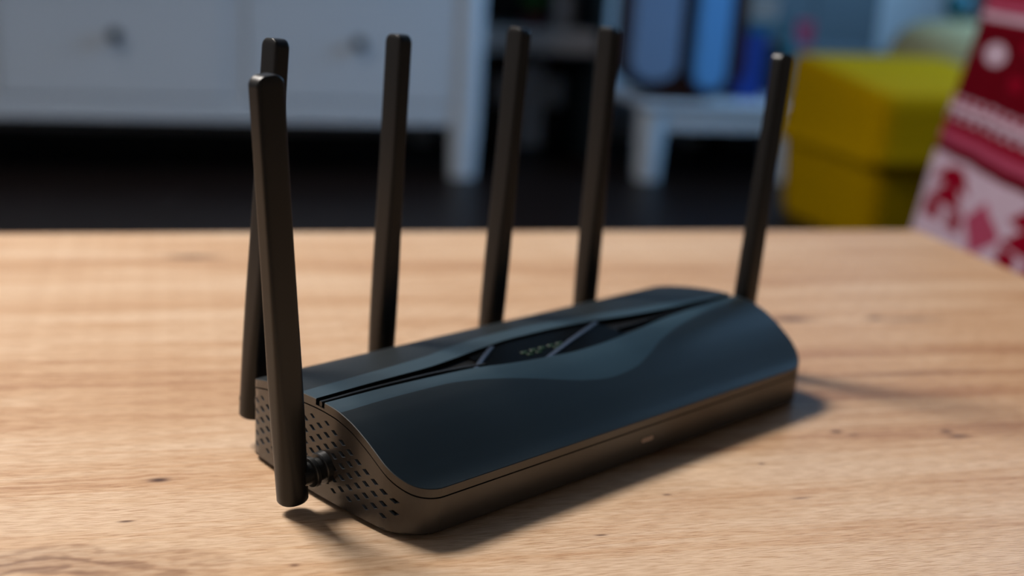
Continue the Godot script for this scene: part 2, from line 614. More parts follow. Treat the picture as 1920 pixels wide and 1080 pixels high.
func top_n(z: float) -> Vector3:
	var d := (top_y(z + 0.0006) - top_y(z - 0.0006)) / 0.0012
	return Vector3(0, 1, -d).normalized()

func plan(inset: float) -> Array:
	# the outline seen from above as [point (x, z), normal], round from the front through the near end
	var out := []
	var corners := [[RX0 + RF, -RF, RF, 90.0], [RX0 + RR, RZ + RR, RR, 180.0], [RX1 - RR, RZ + RR, RR, 270.0], [RX1 - RF, -RF, RF, 360.0]]
	var ends := []
	for c in corners:
		var arc := []
		for k in 17:
			var a := deg_to_rad(c[3] + 90.0 * k / 16.0)
			var n := Vector2(cos(a), sin(a))
			arc.append([Vector2(c[0], c[1]) + n * (c[2] - inset), n])
		ends.append(arc)
	for q in 4:
		var arc: Array = ends[q]
		var nxt: Array = ends[(q + 1) % 4]
		out.append_array(arc)
		var steps := 120 if q % 2 == 0 else 30
		for k in range(1, steps):
			out.append([arc[16][0].lerp(nxt[0][0], float(k) / steps), arc[16][1]])
	return out

func n3(n: Vector2, y := 0.0) -> Vector3:
	return Vector3(n.x, y, n.y).normalized()

func at3(p: Vector2, y: float) -> Vector3:
	return Vector3(p.x, y, p.y)

func edge_half(x: float, inset: float) -> Vector2:
	# (front z, rear z) of the outline at x
	var zf := -inset
	var zr := RZ + inset
	for s in 2:
		var dx := x - (RX0 + inset) if s == 0 else RX1 - inset - x
		var rf := RF - inset
		var rr := RR - inset
		if dx < rf:
			zf = -RF + sqrt(maxf(0.0, rf * rf - (rf - dx) * (rf - dx)))
		if dx < rr:
			zr = RZ + RR - sqrt(maxf(0.0, rr * rr - (rr - dx) * (rr - dx)))
	return Vector2(zf, zr)

const GRX := [0.003, 0.0315, 0.0625, 0.0819, 0.1049, 0.129, 0.1514, 0.1731, 0.2072, 0.2382, 0.287]
const GRZ := [-0.0608, -0.0626, -0.0638, -0.0668, -0.0715, -0.0748, -0.0748, -0.0730, -0.0665, -0.0628, -0.0612]
const GFX := [0.003, 0.0244, 0.0537, 0.0811, 0.1011, 0.1171, 0.141, 0.1613, 0.1901, 0.2273, 0.287]
const GFZ := [-0.0545, -0.0545, -0.0533, -0.0512, -0.047, -0.0450, -0.0432, -0.0438, -0.0472, -0.0530, -0.0570]
const BRX := [0.003, 0.0407, 0.0609, 0.0754, 0.0978, 0.1185, 0.1416, 0.1802, 0.2184, 0.287]
const BRZ := [-0.0725, -0.0754, -0.0771, -0.0790, -0.085, -0.0885, -0.0892, -0.0840, -0.0755, -0.0625]
const BFX := [0.003, 0.0285, 0.0557, 0.0728, 0.089, 0.1078, 0.1306, 0.1476, 0.1673, 0.1796, 0.1982, 0.2182, 0.2432, 0.2676, 0.287]
const BFZ := [-0.0438, -0.0448, -0.0445, -0.042, -0.0377, -0.0318, -0.0253, -0.0232, -0.0249, -0.0285, -0.0355, -0.0412, -0.0465, -0.0505, -0.0545]

func gr(x: float) -> float: return curve(GRX, GRZ, x)
func gf(x: float) -> float: return curve(GFX, GFZ, x)
func br(x: float) -> float: return minf(curve(BRX, BRZ, x), gr(x) - 0.0006)
func bf(x: float) -> float: return maxf(curve(BFX, BFZ, x), gf(x) + 0.0006)

func columns() -> PackedFloat32Array:
	var xs := PackedFloat32Array()
	var lo := RX0 + CH
	var hi := RX1 - CH
	for k in 14:
		xs.append(lo + 0.024 * (1.0 - cos(PI / 2 * k / 14.0)))
	for k in 60:
		xs.append(lerpf(lo + 0.024, hi - 0.024, k / 60.0))
	for k in 15:
		xs.append(hi - 0.024 * (1.0 - sin(PI / 2 * k / 14.0)))
	return xs

const CH := 0.00025                      # chamfer of the cover's rim
const DEEP := 0.0027                    # depth of the groove
const RIM := 0.0038                     # rim height between the cover's edge and the seam

func patch(st: SurfaceTool, za: Callable, zb: Callable, steps: int, lift := 0.0) -> void:
	var xs := columns()
	for i in xs.size() - 1:
		for k in steps:
			var p := []
			var n := []
			for q in [[i, k], [i + 1, k], [i + 1, k + 1], [i, k + 1]]:
				var x: float = xs[q[0]]
				var z := lerpf(za.call(x), zb.call(x), float(q[1]) / steps)
				p.append(Vector3(x, top_y(z) + lift, z))
				n.append(top_n(z))
			quad(st, p[0], p[1], p[2], p[3], n[0], n[1], n[2], n[3])

func wall_strip(st: SurfaceTool, za: Callable, y_low: Callable, towards: float) -> void:
	var xs := columns()
	var n := Vector3(0, 0, towards)
	for i in xs.size() - 1:
		var a: float = za.call(xs[i])
		var b: float = za.call(xs[i + 1])
		quad(st, Vector3(xs[i], top_y(a), a), Vector3(xs[i + 1], top_y(b), b), Vector3(xs[i + 1], y_low.call(b), b), Vector3(xs[i], y_low.call(a), a), n, n, n, n)

func router() -> void:
	var t := thing("router", "black wireless router with six raised antennas standing on the oak coffee table", "router", Vector3(0, TABLE_Y, 0), TURN)
	bowed = true
	shell(t)
	# the cover: two smooth fields, a bevelled rim
	var st := begin()
	patch(st, func(x): return edge_half(x, CH).y, br, 16)
	patch(st, bf, func(x): return edge_half(x, CH).x, 26)
	var rim := begin()
	var inner := plan(CH)
	var outer := plan(0.0)
	var m := outer.size()
	for i in m:
		var j := (i + 1) % m
		var pa: Vector2 = inner[i][0]
		var pb: Vector2 = inner[j][0]
		var qa: Vector2 = outer[i][0]
		var qb: Vector2 = outer[j][0]
		var ta := top_y(pa.y)
		var tb := top_y(pb.y)
		var na := n3(outer[i][1], 1.0)
		if in_groove((pa + pb) / 2.0):
			na = n3(outer[i][1])
			quad(rim, at3(qa, ta - DEEP), at3(qb, tb - DEEP), at3(qb, tb - RIM), at3(qa, ta - RIM), na, na, na, na)
			continue
		var nb := n3(outer[j][1], 1.0)
		quad(st, at3(pa, ta), at3(pb, tb), at3(qb, tb - CH), at3(qa, ta - CH), na, nb, nb, na)
		na = n3(outer[i][1])
		nb = n3(outer[j][1])
		quad(rim, at3(qa, ta - CH), at3(qb, tb - CH), at3(qb, tb - RIM), at3(qa, ta - RIM), na, nb, nb, na)
	var cover := obj("cover", st, M.cover_plastic, t)
	obj("cover_rim", rim, M.shell_plastic, t)
	cover.set_meta("label", "smooth black cover, blue reflected light put into its colour")
	# paler raised fields on both sides of the groove
	st = begin()
	patch(st, br, gr, 5)
	obj("cover_band", st, M.band_plastic, t).set_meta("label", "paler matt band behind the groove")
	st = begin()
	patch(st, gf, bf, 9)
	obj("cover_band", st, M.band_plastic, t).set_meta("label", "paler matt band in front of the groove")
	# the groove: walls, floor, a ridge along its near part
	st = begin()
	var low := func(z: float) -> float: return top_y(z) - DEEP
	wall_strip(st, gr, low, 1.0)
	wall_strip(st, gf, low, -1.0)
	var xs := columns()
	for i in xs.size() - 1:
		var a := xs[i]
		var b := xs[i + 1]
		quad(st, Vector3(a, low.call(gr(a)), gr(a)), Vector3(b, low.call(gr(b)), gr(b)), Vector3(b, low.call(gf(b)), gf(b)), Vector3(a, low.call(gf(a)), gf(a)), Vector3.UP, Vector3.UP, Vector3.UP, Vector3.UP)
	obj("groove", st, M.black_plastic, t)
	st = begin()
	ridge(st, RX0 + 0.0002, 0.090, [0.002, 0.0274, 0.0574, 0.090], [-0.0573, -0.0583, -0.0577, -0.0535], 0.0009, 0.0003)
	obj("groove_ridge", st, M.hinge_plastic, t)
	st = begin()
	ridge(st, 0.188, RX1 - 0.0002, [0.188, 0.22, 0.287], [-0.0560, -0.0575, -0.0590], 0.0009, 0.0010)
	obj("groove_ridge", st, M.black_plastic, t)
	# the dark window in the widest part of the groove, with its slanting ribs and faint green figures
	st = begin()
	var n := 24
	for i in n:
		var a := lerpf(0.092, 0.187, float(i) / n)
		var b := lerpf(0.092, 0.187, float(i + 1) / n)
		quad(st, Vector3(a, 0.0440, gr(a)), Vector3(b, 0.0440, gr(b)), Vector3(b, 0.0432, gf(b)), Vector3(a, 0.0432, gf(a)), Vector3(0, 1, 0.1), Vector3(0, 1, 0.1), Vector3(0, 1, 0.1), Vector3(0, 1, 0.1))
	var win := obj("display_window", st, M.display_glass, t)
	st = begin()
	for k in 5:
		var x := 0.1185 + k * 0.0062
		add_box(st, Vector3(x, 0.0434, -0.0592), Vector3(x + 0.0036, 0.0441, -0.0572), 0.0002)
		if k != 2:
			add_box(st, Vector3(x + 0.001, 0.0434, -0.0556), Vector3(x + 0.0046, 0.0440, -0.0542), 0.0002)
	obj("display_light", st, M.display_green, win)
	for r in [[0.0815, 0.112, 0.0011], [0.1222, 0.186, 0.0012]]:
		st = begin()
		var ends := [Vector3(r[0], top_y(gf(r[0])) - 0.0006, gf(r[0]) - 0.0003), Vector3(r[1], top_y(gr(r[1])) - 0.0006, gr(r[1]) + 0.0003)]
		var along: Vector3 = (ends[1] - ends[0]).normalized()
		var side: Vector3 = along.cross(Vector3.UP).normalized() * r[2]
		var down := Vector3(0, -0.0016, 0)
		var ring := func(c: Vector3) -> PackedVector3Array:
			return PackedVector3Array([c - side + down, c - side - Vector3(0, 0.0003, 0), c - side * 0.6, c + side * 0.6, c + side - Vector3(0, 0.0003, 0), c + side + down])
		loft(st, [ring.call(ends[0]), ring.call(ends[0].lerp(ends[1], 0.5) + Vector3(0, 0.0004, 0)), ring.call(ends[1])])
		obj("rib", st, M.rib_plastic, t).set_meta("label", "slanting grey rib across the dark window")
	bowed = false
	# the status light in the front
	st = begin()
	var pts := PackedVector2Array()
	for k in 20:
		var a := TAU * k / 20.0
		pts.append(Vector2(0.1490 + 0.0032 * signf(cos(a)) + 0.0011 * cos(a), 0.0108 + 0.0011 * sin(a)))
	var ra := PackedVector3Array()
	var rb := PackedVector3Array()
	var rc := PackedVector3Array()
	for q in pts:
		ra.append(Vector3(q.x, q.y, -0.001))
		rb.append(Vector3(q.x, q.y, 0.0002))
		rc.append(Vector3(lerpf(q.x, 0.149, 0.06), lerpf(q.y, 0.0108, 0.06), 0.0003))
	loft(st, [ra, rb, rc])
	obj("status_light", st, M.status_plastic, t).set_meta("label", "small pale status bar in the front side")
	for q in [[0.03, -0.02], [0.26, -0.02], [0.03, -0.095], [0.26, -0.095]]:
		st = begin()
		turned(st, Vector3(q[0], 0.0, q[1]), Vector3.UP, [[0.0, 0.0055], [0.0004, 0.006], [0.0022, 0.006]], 20)
		obj("foot", st, M.black_plastic, t)
	# six antennas
	antenna(t, Vector3(0.0118, 0.0125, -0.1297), Vector3(0.0234, 0.1895, -0.1297), 0)
	antenna(t, Vector3(0.0882, 0.0125, -0.1297), Vector3(0.0936, 0.1905, -0.1297), 0)
	antenna(t, Vector3(0.1648, 0.0125, -0.1297), Vector3(0.1746, 0.1930, -0.1297), 0)
	antenna(t, Vector3(0.2418, 0.0125, -0.1297), Vector3(0.2456, 0.1925, -0.1297), 0)
	antenna(t, Vector3(-0.0162, 0.0048, -0.0557), Vector3(-0.0320, 0.1845, -0.0539), 1)
	antenna(t, Vector3(0.3010, 0.0048, -0.0590), Vector3(0.3180, 0.1835, -0.0613), 2)

func in_groove(p: Vector2) -> bool:
	return (p.x < RX0 + 0.002 or p.x > RX1 - 0.002) and p.y > gr(p.x) and p.y < gf(p.x)

func ridge(st: SurfaceTool, xa: float, xb: float, xs: Array, zs: Array, half: float, below: float) -> void:
	var rings := []
	for k in 13:
		var x := lerpf(xa, xb, k / 12.0)
		var z := curve(xs, zs, x)
		var y := top_y(z) - below
		rings.append(PackedVector3Array([Vector3(x, y - DEEP + below, z - half), Vector3(x, y - 0.0003, z - half), Vector3(x, y, z - half * 0.6), Vector3(x, y, z + half * 0.6), Vector3(x, y - 0.0003, z + half), Vector3(x, y - DEEP + below, z + half)]))
	loft(st, rings)

const BASE := 0.0026

func shell(t: Node3D) -> void:
	# the plain walls (front, rear), the rounded bottom edge, the underside and the seam under the cover
	var st := begin()
	var o := plan(0.0)
	var m := o.size()
	var inn := plan(0.0012)
	var deep := plan(0.0010)
	var seam := begin()
	for i in m:
		var j := (i + 1) % m
		var a: Vector2 = o[i][0]
		var b: Vector2 = o[j][0]
		var na := n3(o[i][1])
		var nb := n3(o[j][1])
		var ya := top_y(a.y) - RIM - 0.0006
		var yb := top_y(b.y) - RIM - 0.0006
		var mid := i % m
		var vented := (mid >= 6 and mid < 146) or (mid >= 188 and mid < 328)
		if not vented:
			quad(st, at3(a, ya), at3(b, yb), at3(b, BASE), at3(a, BASE), na, nb, nb, na)
		var da := n3(o[i][1], -0.8)
		var db := n3(o[j][1], -0.8)
		quad(st, at3(a, BASE), at3(b, BASE), at3(inn[j][0], BASE - 0.0012), at3(inn[i][0], BASE - 0.0012), na, nb, db, da)
		tri(st, at3(inn[i][0], BASE - 0.0012), at3(inn[j][0], BASE - 0.0012), Vector3(0.145, BASE - 0.0012, -0.058), Vector3.DOWN, Vector3.DOWN, Vector3.DOWN)
		# the seam: a dark step behind the joint
		quad(seam, at3(deep[i][0], ya - 0.001), at3(deep[j][0], yb - 0.001), at3(deep[j][0], yb + 0.0016), at3(deep[i][0], ya + 0.0016), na, nb, nb, na)
		quad(st, at3(a, ya), at3(b, yb), at3(deep[j][0], yb), at3(deep[i][0], ya), Vector3.UP, Vector3.UP, Vector3.UP, Vector3.UP)
		quad(seam, at3(a, ya + 0.0006), at3(b, yb + 0.0006), at3(deep[j][0], yb + 0.0006), at3(deep[i][0], ya + 0.0006), Vector3.DOWN, Vector3.DOWN, Vector3.DOWN, Vector3.DOWN)
	obj("body_shell", st, M.shell_plastic, t)
	obj("seam", seam, M.black_plastic, t)
	for s in [0, 182]:
		vent_panel(t, o, 6 + s, 146 + s)

func vent_panel(t: Node3D, o: Array, first: int, last: int) -> void:
	# an end of the shell, unrolled along its outline, cut into slanting cells, most of them with a slot
	var pts := []
	var w := [0.0]
	for i in range(first, last + 1):
		pts.append(o[i % o.size()])
		if i > first:
			w.append(w[-1] + pts[-1][0].distance_to(pts[-2][0]))
	var total: float = w[-1]
	var front_first: bool = pts[0][0].y > pts[-1][0].y
	var at := func(u: float) -> Array:                    # u runs from the front corner to the rear one
		var q := clampf(u if front_first else total - u, 0.0, total)
		var i := 0
		while i < w.size() - 2 and q > w[i + 1]:
			i += 1
		var f: float = (q - w[i]) / maxf(w[i + 1] - w[i], 1e-9)
		return [pts[i][0].lerp(pts[i + 1][0], f), pts[i][1].lerp(pts[i + 1][1], f).normalized()]
	var region := PackedVector2Array()
	const K := 1000.0
	var steps := 60
	for k in steps + 1:
		region.append(Vector2(total * k / steps, BASE) * K)
	for k in steps + 1:
		var u := total * (steps - k) / steps
		region.append(Vector2(u, top_y(at.call(u)[0].y) - RIM - 0.0006) * K)
	# where the straight part begins, to place the pattern
	var ustart := 0.0
	while at.call(ustart)[0].y > -0.0523:
		ustart += 0.0002
	var a := Vector2(-0.0052, 0.00266)
	var b := Vector2(0, -0.0053)
	var origin := Vector2(ustart, 0.0321) - (a + b) * 0.5
	var st := begin()
	var hole := begin()
	var dark_sheet := begin()
	var put := func(v: Vector2, depth: float) -> Vector3:
		var q: Array = at.call(v.x)
		return at3(q[0] - q[1] * depth, v.y)
	var nor := func(v: Vector2) -> Vector3:
		return n3(at.call(v.x)[1])
	for i in range(-16, 18):
		for j in range(-16, 20):
			var c0: Vector2 = origin + a * i + b * j
			var cell := PackedVector2Array([c0, c0 + a, c0 + a + b, c0 + b])
			var scaled := PackedVector2Array()
			for v in cell:
				scaled.append(v * K)
			var got := Geometry2D.intersect_polygons(scaled, region)
			if got.is_empty():
				continue
			var mid: Vector2 = c0 + (a + b) * 0.5
			var area_ := 0.0
			var g: PackedVector2Array = got[0]
			for k in g.size():
				area_ += g[k].cross(g[(k + 1) % g.size()]) / 2.0
			var whole := got.size() == 1 and absf(absf(area_) - absf((a * K).cross(b * K))) < 0.02
			var roof: float = top_y(at.call(mid.x)[0].y) - RIM
			var gap := minf(minf(roof - mid.y - 0.0010, mid.y - BASE - 0.0012), minf(mid.x - 0.0045, total - 0.0030 - mid.x))
			# the collar of the antenna leaves a plain disc
			if whole and gap > 0.0008:
				var s := clampf(0.60 + gap * 60.0, 0.58, 1.0)
				var h := []
				for q in [[0.02, 0.17], [0.44, 0.23], [0.98, 0.83], [0.56, 0.77]]:
					h.append(mid + (a * (q[0] - 0.5) + b * (q[1] - 0.5)) * s)
				for k in 4:
					var k2 := (k + 1) % 4
					quad(st, put.call(cell[k], 0.0), put.call(cell[k2], 0.0), put.call(h[k2], 0.0), put.call(h[k], 0.0), nor.call(cell[k]), nor.call(cell[k2]), nor.call(h[k2]), nor.call(h[k]))
					var h0: Vector2 = mid + (h[k] - mid) * 0.84 + Vector2(0, 0.00012)
					var h1: Vector2 = mid + (h[k2] - mid) * 0.84 + Vector2(0, 0.00012)
					var pm: Vector3 = put.call(mid, 0.0) - put.call((h[k] + h[k2]) * 0.5, 0.0)
					var along: Vector3 = put.call(h[k2], 0.0) - put.call(h[k], 0.0)
					var nn := along.cross(put.call(h0, 0.0010) - put.call(h[k], 0.0)).normalized()
					if nn.dot(pm) < 0.0:
						nn = -nn
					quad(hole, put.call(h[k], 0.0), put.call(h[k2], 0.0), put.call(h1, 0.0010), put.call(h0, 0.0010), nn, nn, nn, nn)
			else:
				for poly in got:
					var ix := Geometry2D.triangulate_polygon(poly)
					for k in range(0, ix.size(), 3):
						var p0: Vector2 = poly[ix[k]] / K
						var p1: Vector2 = poly[ix[k + 1]] / K
						var p2: Vector2 = poly[ix[k + 2]] / K
						tri(st, put.call(p0, 0.0), put.call(p1, 0.0), put.call(p2, 0.0), nor.call(p0), nor.call(p1), nor.call(p2))
	for k in 40:
		var u0 := total * k / 40.0
		var u1 := total * (k + 1) / 40.0
		var t0: float = top_y(at.call(u0)[0].y) - RIM - 0.001
		var t1: float = top_y(at.call(u1)[0].y) - RIM - 0.001
		var v0 := Vector2(u0, BASE)
		var v1 := Vector2(u1, BASE)
		quad(dark_sheet, put.call(v0, 0.0020), put.call(v1, 0.0020), put.call(Vector2(u1, t1), 0.0020), put.call(Vector2(u0, t0), 0.0020), nor.call(v0), nor.call(v1), nor.call(v1), nor.call(v0))
	var panel := obj("vent_panel", st, M.shell_plastic, t)
	panel.set_meta("label", "end panel pierced with rows of slanting vent slots")
	obj("vent_slots", hole, M.slot_glint_plastic, panel).set_meta("kind", "stuff")
	obj("inside_shade", dark_sheet, M.black_plastic, panel)  # black sheet behind the slots, standing for the unlit inside

func antenna(t: Node3D, foot: Vector3, tip: Vector3, where: int) -> void:
	# where: 0 on the rear side, 1 on the near end, 2 on the far end; the blade stands broadside to its hinge
	var long := foot.distance_to(tip)
	var up := (tip - foot).normalized()
	var wide: Vector3 = Vector3(0, 0, 1) if where == 0 else Vector3(1, 0, 0)
	wide = (wide - up * wide.dot(up)).normalized()
	var thin := wide.cross(up).normalized()
	var o := Node3D.new()
	o.name = "antenna"
	t.add_child(o, true)
	o.transform = Transform3D(Basis(wide, up, thin), foot)
	o.set_meta("label", ["tall black antenna blade behind the router", "tall black antenna blade at the near end", "tall black antenna blade at the far end"][where])
	# blade: round at the foot, flat towards the tip, arched at its end
	var hs := [0.0, 0.0003, 0.0010, 0.004, 0.012, 0.02, 0.035, 0.06, 0.09, 0.12, 0.145]
	var arch := 0.0042
	for k in 15:
		hs.append(long - arch + arch * sin(PI / 2 * k / 14.0))
	var rings := []
	for h in hs:
		var s := smoothstep(0.0, 0.12, h)
		var a := lerpf(0.0067, 0.0062, s)
		var b := lerpf(0.0061, 0.0038, s)
		var e := lerpf(2.2, 7.5, s)
		if h < 0.0011:
			var q := 1.0 - 0.10 * pow(1.0 - h / 0.0011, 2.0)
			a *= q
			b *= q
		var u: float = (h - (long - arch)) / arch
		if u > 0.0:
			a += arch * (sqrt(1.0 - minf(u, 1.0) * minf(u, 1.0)) - 1.0)
			b *= lerpf(1.0, 0.86, pow(u, 4.0))
		var ring := PackedVector3Array()
		for k in 56:
			var g := TAU * (k + 0.5) / 56.0
			ring.append(Vector3(a * signf(cos(g)) * pow(absf(cos(g)), 2.0 / e), h, b * signf(sin(g)) * pow(absf(sin(g)), 2.0 / e)))
		rings.append(ring)
	var st := begin()
	loft(st, rings)
	obj("blade", st, M.antenna_plastic, o)
	# hinge: towards the router
	var toward := -1.0 if where == 2 else 1.0
	var ax := Vector3(toward, 0, 0)
	st = begin()
	var pivot := Vector3(0, 0.0108, 0.0 if where == 0 else 0.0016)
	var fat := 0.78 if where == 0 else 1.08
	var prof := [[0.0, 0.0046], [0.0048, 0.0046], [0.0048, 0.0060], [0.0052, 0.0063], [0.0066, 0.0063], [0.0070, 0.0060], [0.0070, 0.0047], [0.0100, 0.0047], [0.0100, 0.0060], [0.0104, 0.0064], [0.0136, 0.0067], [0.0140, 0.0071], [0.0148, 0.0071], [0.0152, 0.0068], [0.0185, 0.0068]]
	for q in prof:
		q[1] *= fat
	turned(st, pivot + ax * 0.003, ax, prof, 40)
	obj("hinge", st, M.hinge_plastic, o)
	# screw in the broad face
	var side := -1.0 if where == 0 else toward
	var face := signf(thin.z) if where > 0 else signf(-thin.x)   # the broad face that looks at the near end, or forward
	var sp := Vector3(side * 0.0044, 0.0082, face * 0.0046)
	var sa := Vector3(side * 0.5, 0, face * 0.866)
	st = begin()
	turned(st, sp - sa * 0.0020, sa, [[0.0, 0.0015], [0.0021, 0.0015], [0.0024, 0.0012], [0.00235, 0.0009], [0.0016, 0.0008]], 20)
	obj("screw", st, M.screw_metal, o)

# ---------------------------------------------------------------- the dresser
func dresser() -> void:
	var t := thing("dresser", "wide white dresser with dark round knobs on short legs", "dresser", Vector3(-0.2175, 0, -3.03))
	var w := 0.9825                                          # half its width
	var d := -0.62
	var wp: Material = M.white_paint
	for x in [-w, w - 0.08]:
		for z in [-0.045, d]:
			var st := begin()
			loft(st, [rect(x + 0.006, x + 0.074, z + 0.003, z + 0.042, 0.0), rect(x, x + 0.08, z, z + 0.045, 0.16), rect(x, x + 0.08, z, z + 0.045, 0.92)])
			obj("leg", st, wp, t)
	var st2 := begin()
	add_box(st2, Vector3(-w + 0.01, 0.16, d + 0.01), Vector3(-w + 0.03, 0.92, -0.045))
	add_box(st2, Vector3(w - 0.03, 0.16, d + 0.01), Vector3(w - 0.01, 0.92, -0.045))
	add_box(st2, Vector3(-w + 0.03, 0.16, d + 0.01), Vector3(w - 0.03, 0.92, d + 0.02))
	add_box(st2, Vector3(-w + 0.03, 0.155, d + 0.02), Vector3(w - 0.03, 0.17, -0.02))
	obj("carcass", st2, wp, t)
	box_part("rail", Vector3(-w + 0.08, 0.150, -0.022), Vector3(w - 0.08, 0.205, -0.002), wp, t)
	box_part("rail", Vector3(-w + 0.08, 0.538, -0.022), Vector3(w - 0.08, 0.556, -0.003), wp, t)
	box_part("rail", Vector3(-w + 0.08, 0.742, -0.022), Vector3(w - 0.08, 0.758, -0.003), wp, t)
	for x in [0.2865, -0.334]:
		box_part("stile", Vector3(x, 0.206, -0.022), Vector3(x + 0.046, 0.92, -0.004), wp, t)
	box_part("dresser_top", Vector3(-w - 0.015, 0.92, d - 0.01), Vector3(w + 0.015, 0.95, 0.015), wp, t, 0.004)
	for row in [[0.209, 0.535], [0.559, 0.739], [0.761, 0.917]]:
		for col in [[-w + 0.083, -0.337, -0.618], [-0.285, 0.2835, 0.0015], [0.3355, w - 0.083, 0.6335]]:
			var dr := Node3D.new()
			dr.name = "drawer"
			t.add_child(dr, true)
			box_part("drawer_front", Vector3(col[0], row[0], -0.020), Vector3(col[1], row[1], 0.0), wp, dr, 0.003)
			var k := begin()
			turned(k, Vector3(col[2], (row[0] + row[1]) / 2.0, -0.001), Vector3.BACK, [[0.0, 0.008], [0.012, 0.007], [0.016, 0.015], [0.022, 0.0175], [0.028, 0.015], [0.030, 0.006]])
			obj("knob", k, M.knob_metal, dr)

func rect(x0: float, x1: float, z0: float, z1: float, y: float) -> PackedVector3Array:
	return PackedVector3Array([Vector3(x0, y, z0), Vector3(x1, y, z0), Vector3(x1, y, z1), Vector3(x0, y, z1)])

# ---------------------------------------------------------------- the far side of the room
func legs(t: Node3D, xs: Array, zs: Array, w: float, h: float, m: Material) -> void:
	for x in xs:
		for z in zs:
			var st := begin()
			loft(st, [rect(x - w * 0.4, x + w * 0.4, z - w * 0.4, z + w * 0.4, 0.0), rect(x - w * 0.5, x + w * 0.5, z - w * 0.5, z + w * 0.5, h)])
			obj("leg", st, m, t)

func background() -> void:
	# low white bench right of the dresser
	var t := thing("low_bench", "low white bench on square legs right of the dresser, bag on top", "bench", Vector3(1.24, 0, -3.0))
	legs(t, [0.045, 0.465], [-0.04, -0.70], 0.075, 0.225, M.white_paint)
	box_part("bench_top", Vector3(0.0, 0.215, -0.75), Vector3(0.515, 0.235, 0.01), M.white_paint, t, 0.004)
	box_part("rail", Vector3(0.085, 0.152, -0.03), Vector3(0.43, 0.215, -0.008), M.white_paint, t)
	box_part("rail", Vector3(0.085, 0.152, -0.72), Vector3(0.43, 0.215, -0.70), M.white_paint, t)
	# rounded brown bag with two blue panels
	t = thing("shoulder_bag", "dark brown round-bottomed bag with two blue panels standing on the white bench", "bag", Vector3(1.375, 0.236, -3.075))
	var st := begin()
	var rings := []
	for q in [[0.06, 0.93], [0.045, 1.0], [-0.06, 1.0], [-0.075, 0.93]]:
		var ring := PackedVector3Array()
		for k in 29:
			var a := PI + PI * k / 28.0
			ring.append(Vector3(0.188 * q[1] * cos(a), 0.10 + 0.10 * q[1] * sin(a), q[0]))
		ring.append(Vector3(0.185 * q[1], 0.42 * q[1], q[0]))
		ring.append(Vector3(-0.185 * q[1], 0.42 * q[1], q[0]))
		rings.append(ring)
	loft(st, rings)
	obj("bag_body", st, M.brown_leather, t)
	pocket(t, -0.185, -0.035, 0.055, 0.40, M.pale_blue_cloth, "grey-blue front panel")
	pocket(t, 0.012, 0.118, 0.035, 0.40, M.sky_blue_cloth, "bright pale blue front panel")
	st = begin()
	var arc := []
	for k in 13:
		var a := PI * k / 12.0
		arc.append(circle(Vector3(0.11 * cos(a), 0.41 + 0.10 * sin(a), 0.0), Vector3(-sin(a), cos(a), 0.0), 0.009, 10))
	loft(st, arc)
	obj("handle", st, M.brown_leather, t)
	# things beside the bag
	t = thing("storage_carton", "saturated blue upright carton beside the brown bag", "carton", Vector3(1.575, 0.2355, -3.10))
	box_part("carton_body", Vector3(0, 0, -0.16), Vector3(0.085, 0.185, 0), M.blue_card, t, 0.003)
	box_part("carton_lid", Vector3(-0.003, 0.186, -0.163), Vector3(0.088, 0.2, 0.003), M.blue_card, t, 0.003)
	t = thing("lidded_box", "flat teal box lying on top of the blue carton", "box", Vector3(1.572, 0.4360, -3.10))
	box_part("box_body", Vector3(0, 0, -0.15), Vector3(0.125, 0.022, 0), M.teal_plastic, t, 0.004)
	box_part("lid", Vector3(-0.002, 0.0222, -0.152), Vector3(0.127, 0.032, 0.002), M.teal_plastic, t, 0.003)
	t = thing("card_box", "beige grey box stacked over the flat teal box", "box", Vector3(1.565, 0.4685, -3.11))
	box_part("box_body", Vector3(0, 0, -0.13), Vector3(0.125, 0.055, 0), M.beige_card, t, 0.003)
	box_part("lid", Vector3(-0.003, 0.0552, -0.133), Vector3(0.128, 0.075, 0.003), M.beige_card, t, 0.003)
	t = thing("bottle", "slim teal bottle standing beside the stacked boxes", "bottle", Vector3(1.727, 0.2355, -3.08))
	st = begin()
	turned(st, Vector3.ZERO, Vector3.UP, [[0.0, 0.020], [0.004, 0.024], [0.17, 0.024], [0.20, 0.016], [0.215, 0.011], [0.23, 0.011]])
	obj("bottle_body", st, M.teal_plastic, t)
	st = begin()
	turned(st, Vector3(0, 0.2302, 0), Vector3.UP, [[0.0, 0.013], [0.018, 0.013], [0.02, 0.011]])
	obj("cap", st, M.teal_plastic, t)
	# bookcase between the dresser and the bench
	t = thing("bookcase", "open bookcase with white shelf boards right of the dresser, dark back added for shade", "bookcase", Vector3(0.80, 0, -3.30))
	box_part("shade_panel", Vector3(0, 0, -0.36), Vector3(0.42, 1.5, -0.35), M.shade_wood, t)  # added dark sheet that holds the shade behind the boards
	box_part("side_panel", Vector3(-0.012, 0, -0.35), Vector3(0.0, 1.5, 0), M.shade_wood, t)
	box_part("side_panel", Vector3(0.395, 0, -0.35), Vector3(0.42, 1.5, 0.0), M.slate_paint, t)
	box_part("shelf_board", Vector3(0.001, 0.335, -0.349), Vector3(0.394, 0.402, -0.002), M.beige_card, t)
	box_part("shelf_board", Vector3(0.001, 0.78, -0.349), Vector3(0.394, 0.82, -0.002), M.beige_card, t)
	box_part("rail", Vector3(0.16, 0.13, -0.349), Vector3(0.394, 0.225, -0.32), M.white_paint, t)
	box_part("leg", Vector3(0.235, 0.0, -0.319), Vector3(0.315, 0.27, -0.28), M.white_paint, t)
	t = thing("potted_plant", "small green plant in a dark red pot on the shelf board", "plant", Vector3(1.015, 0.403, -3.42))
	st = begin()
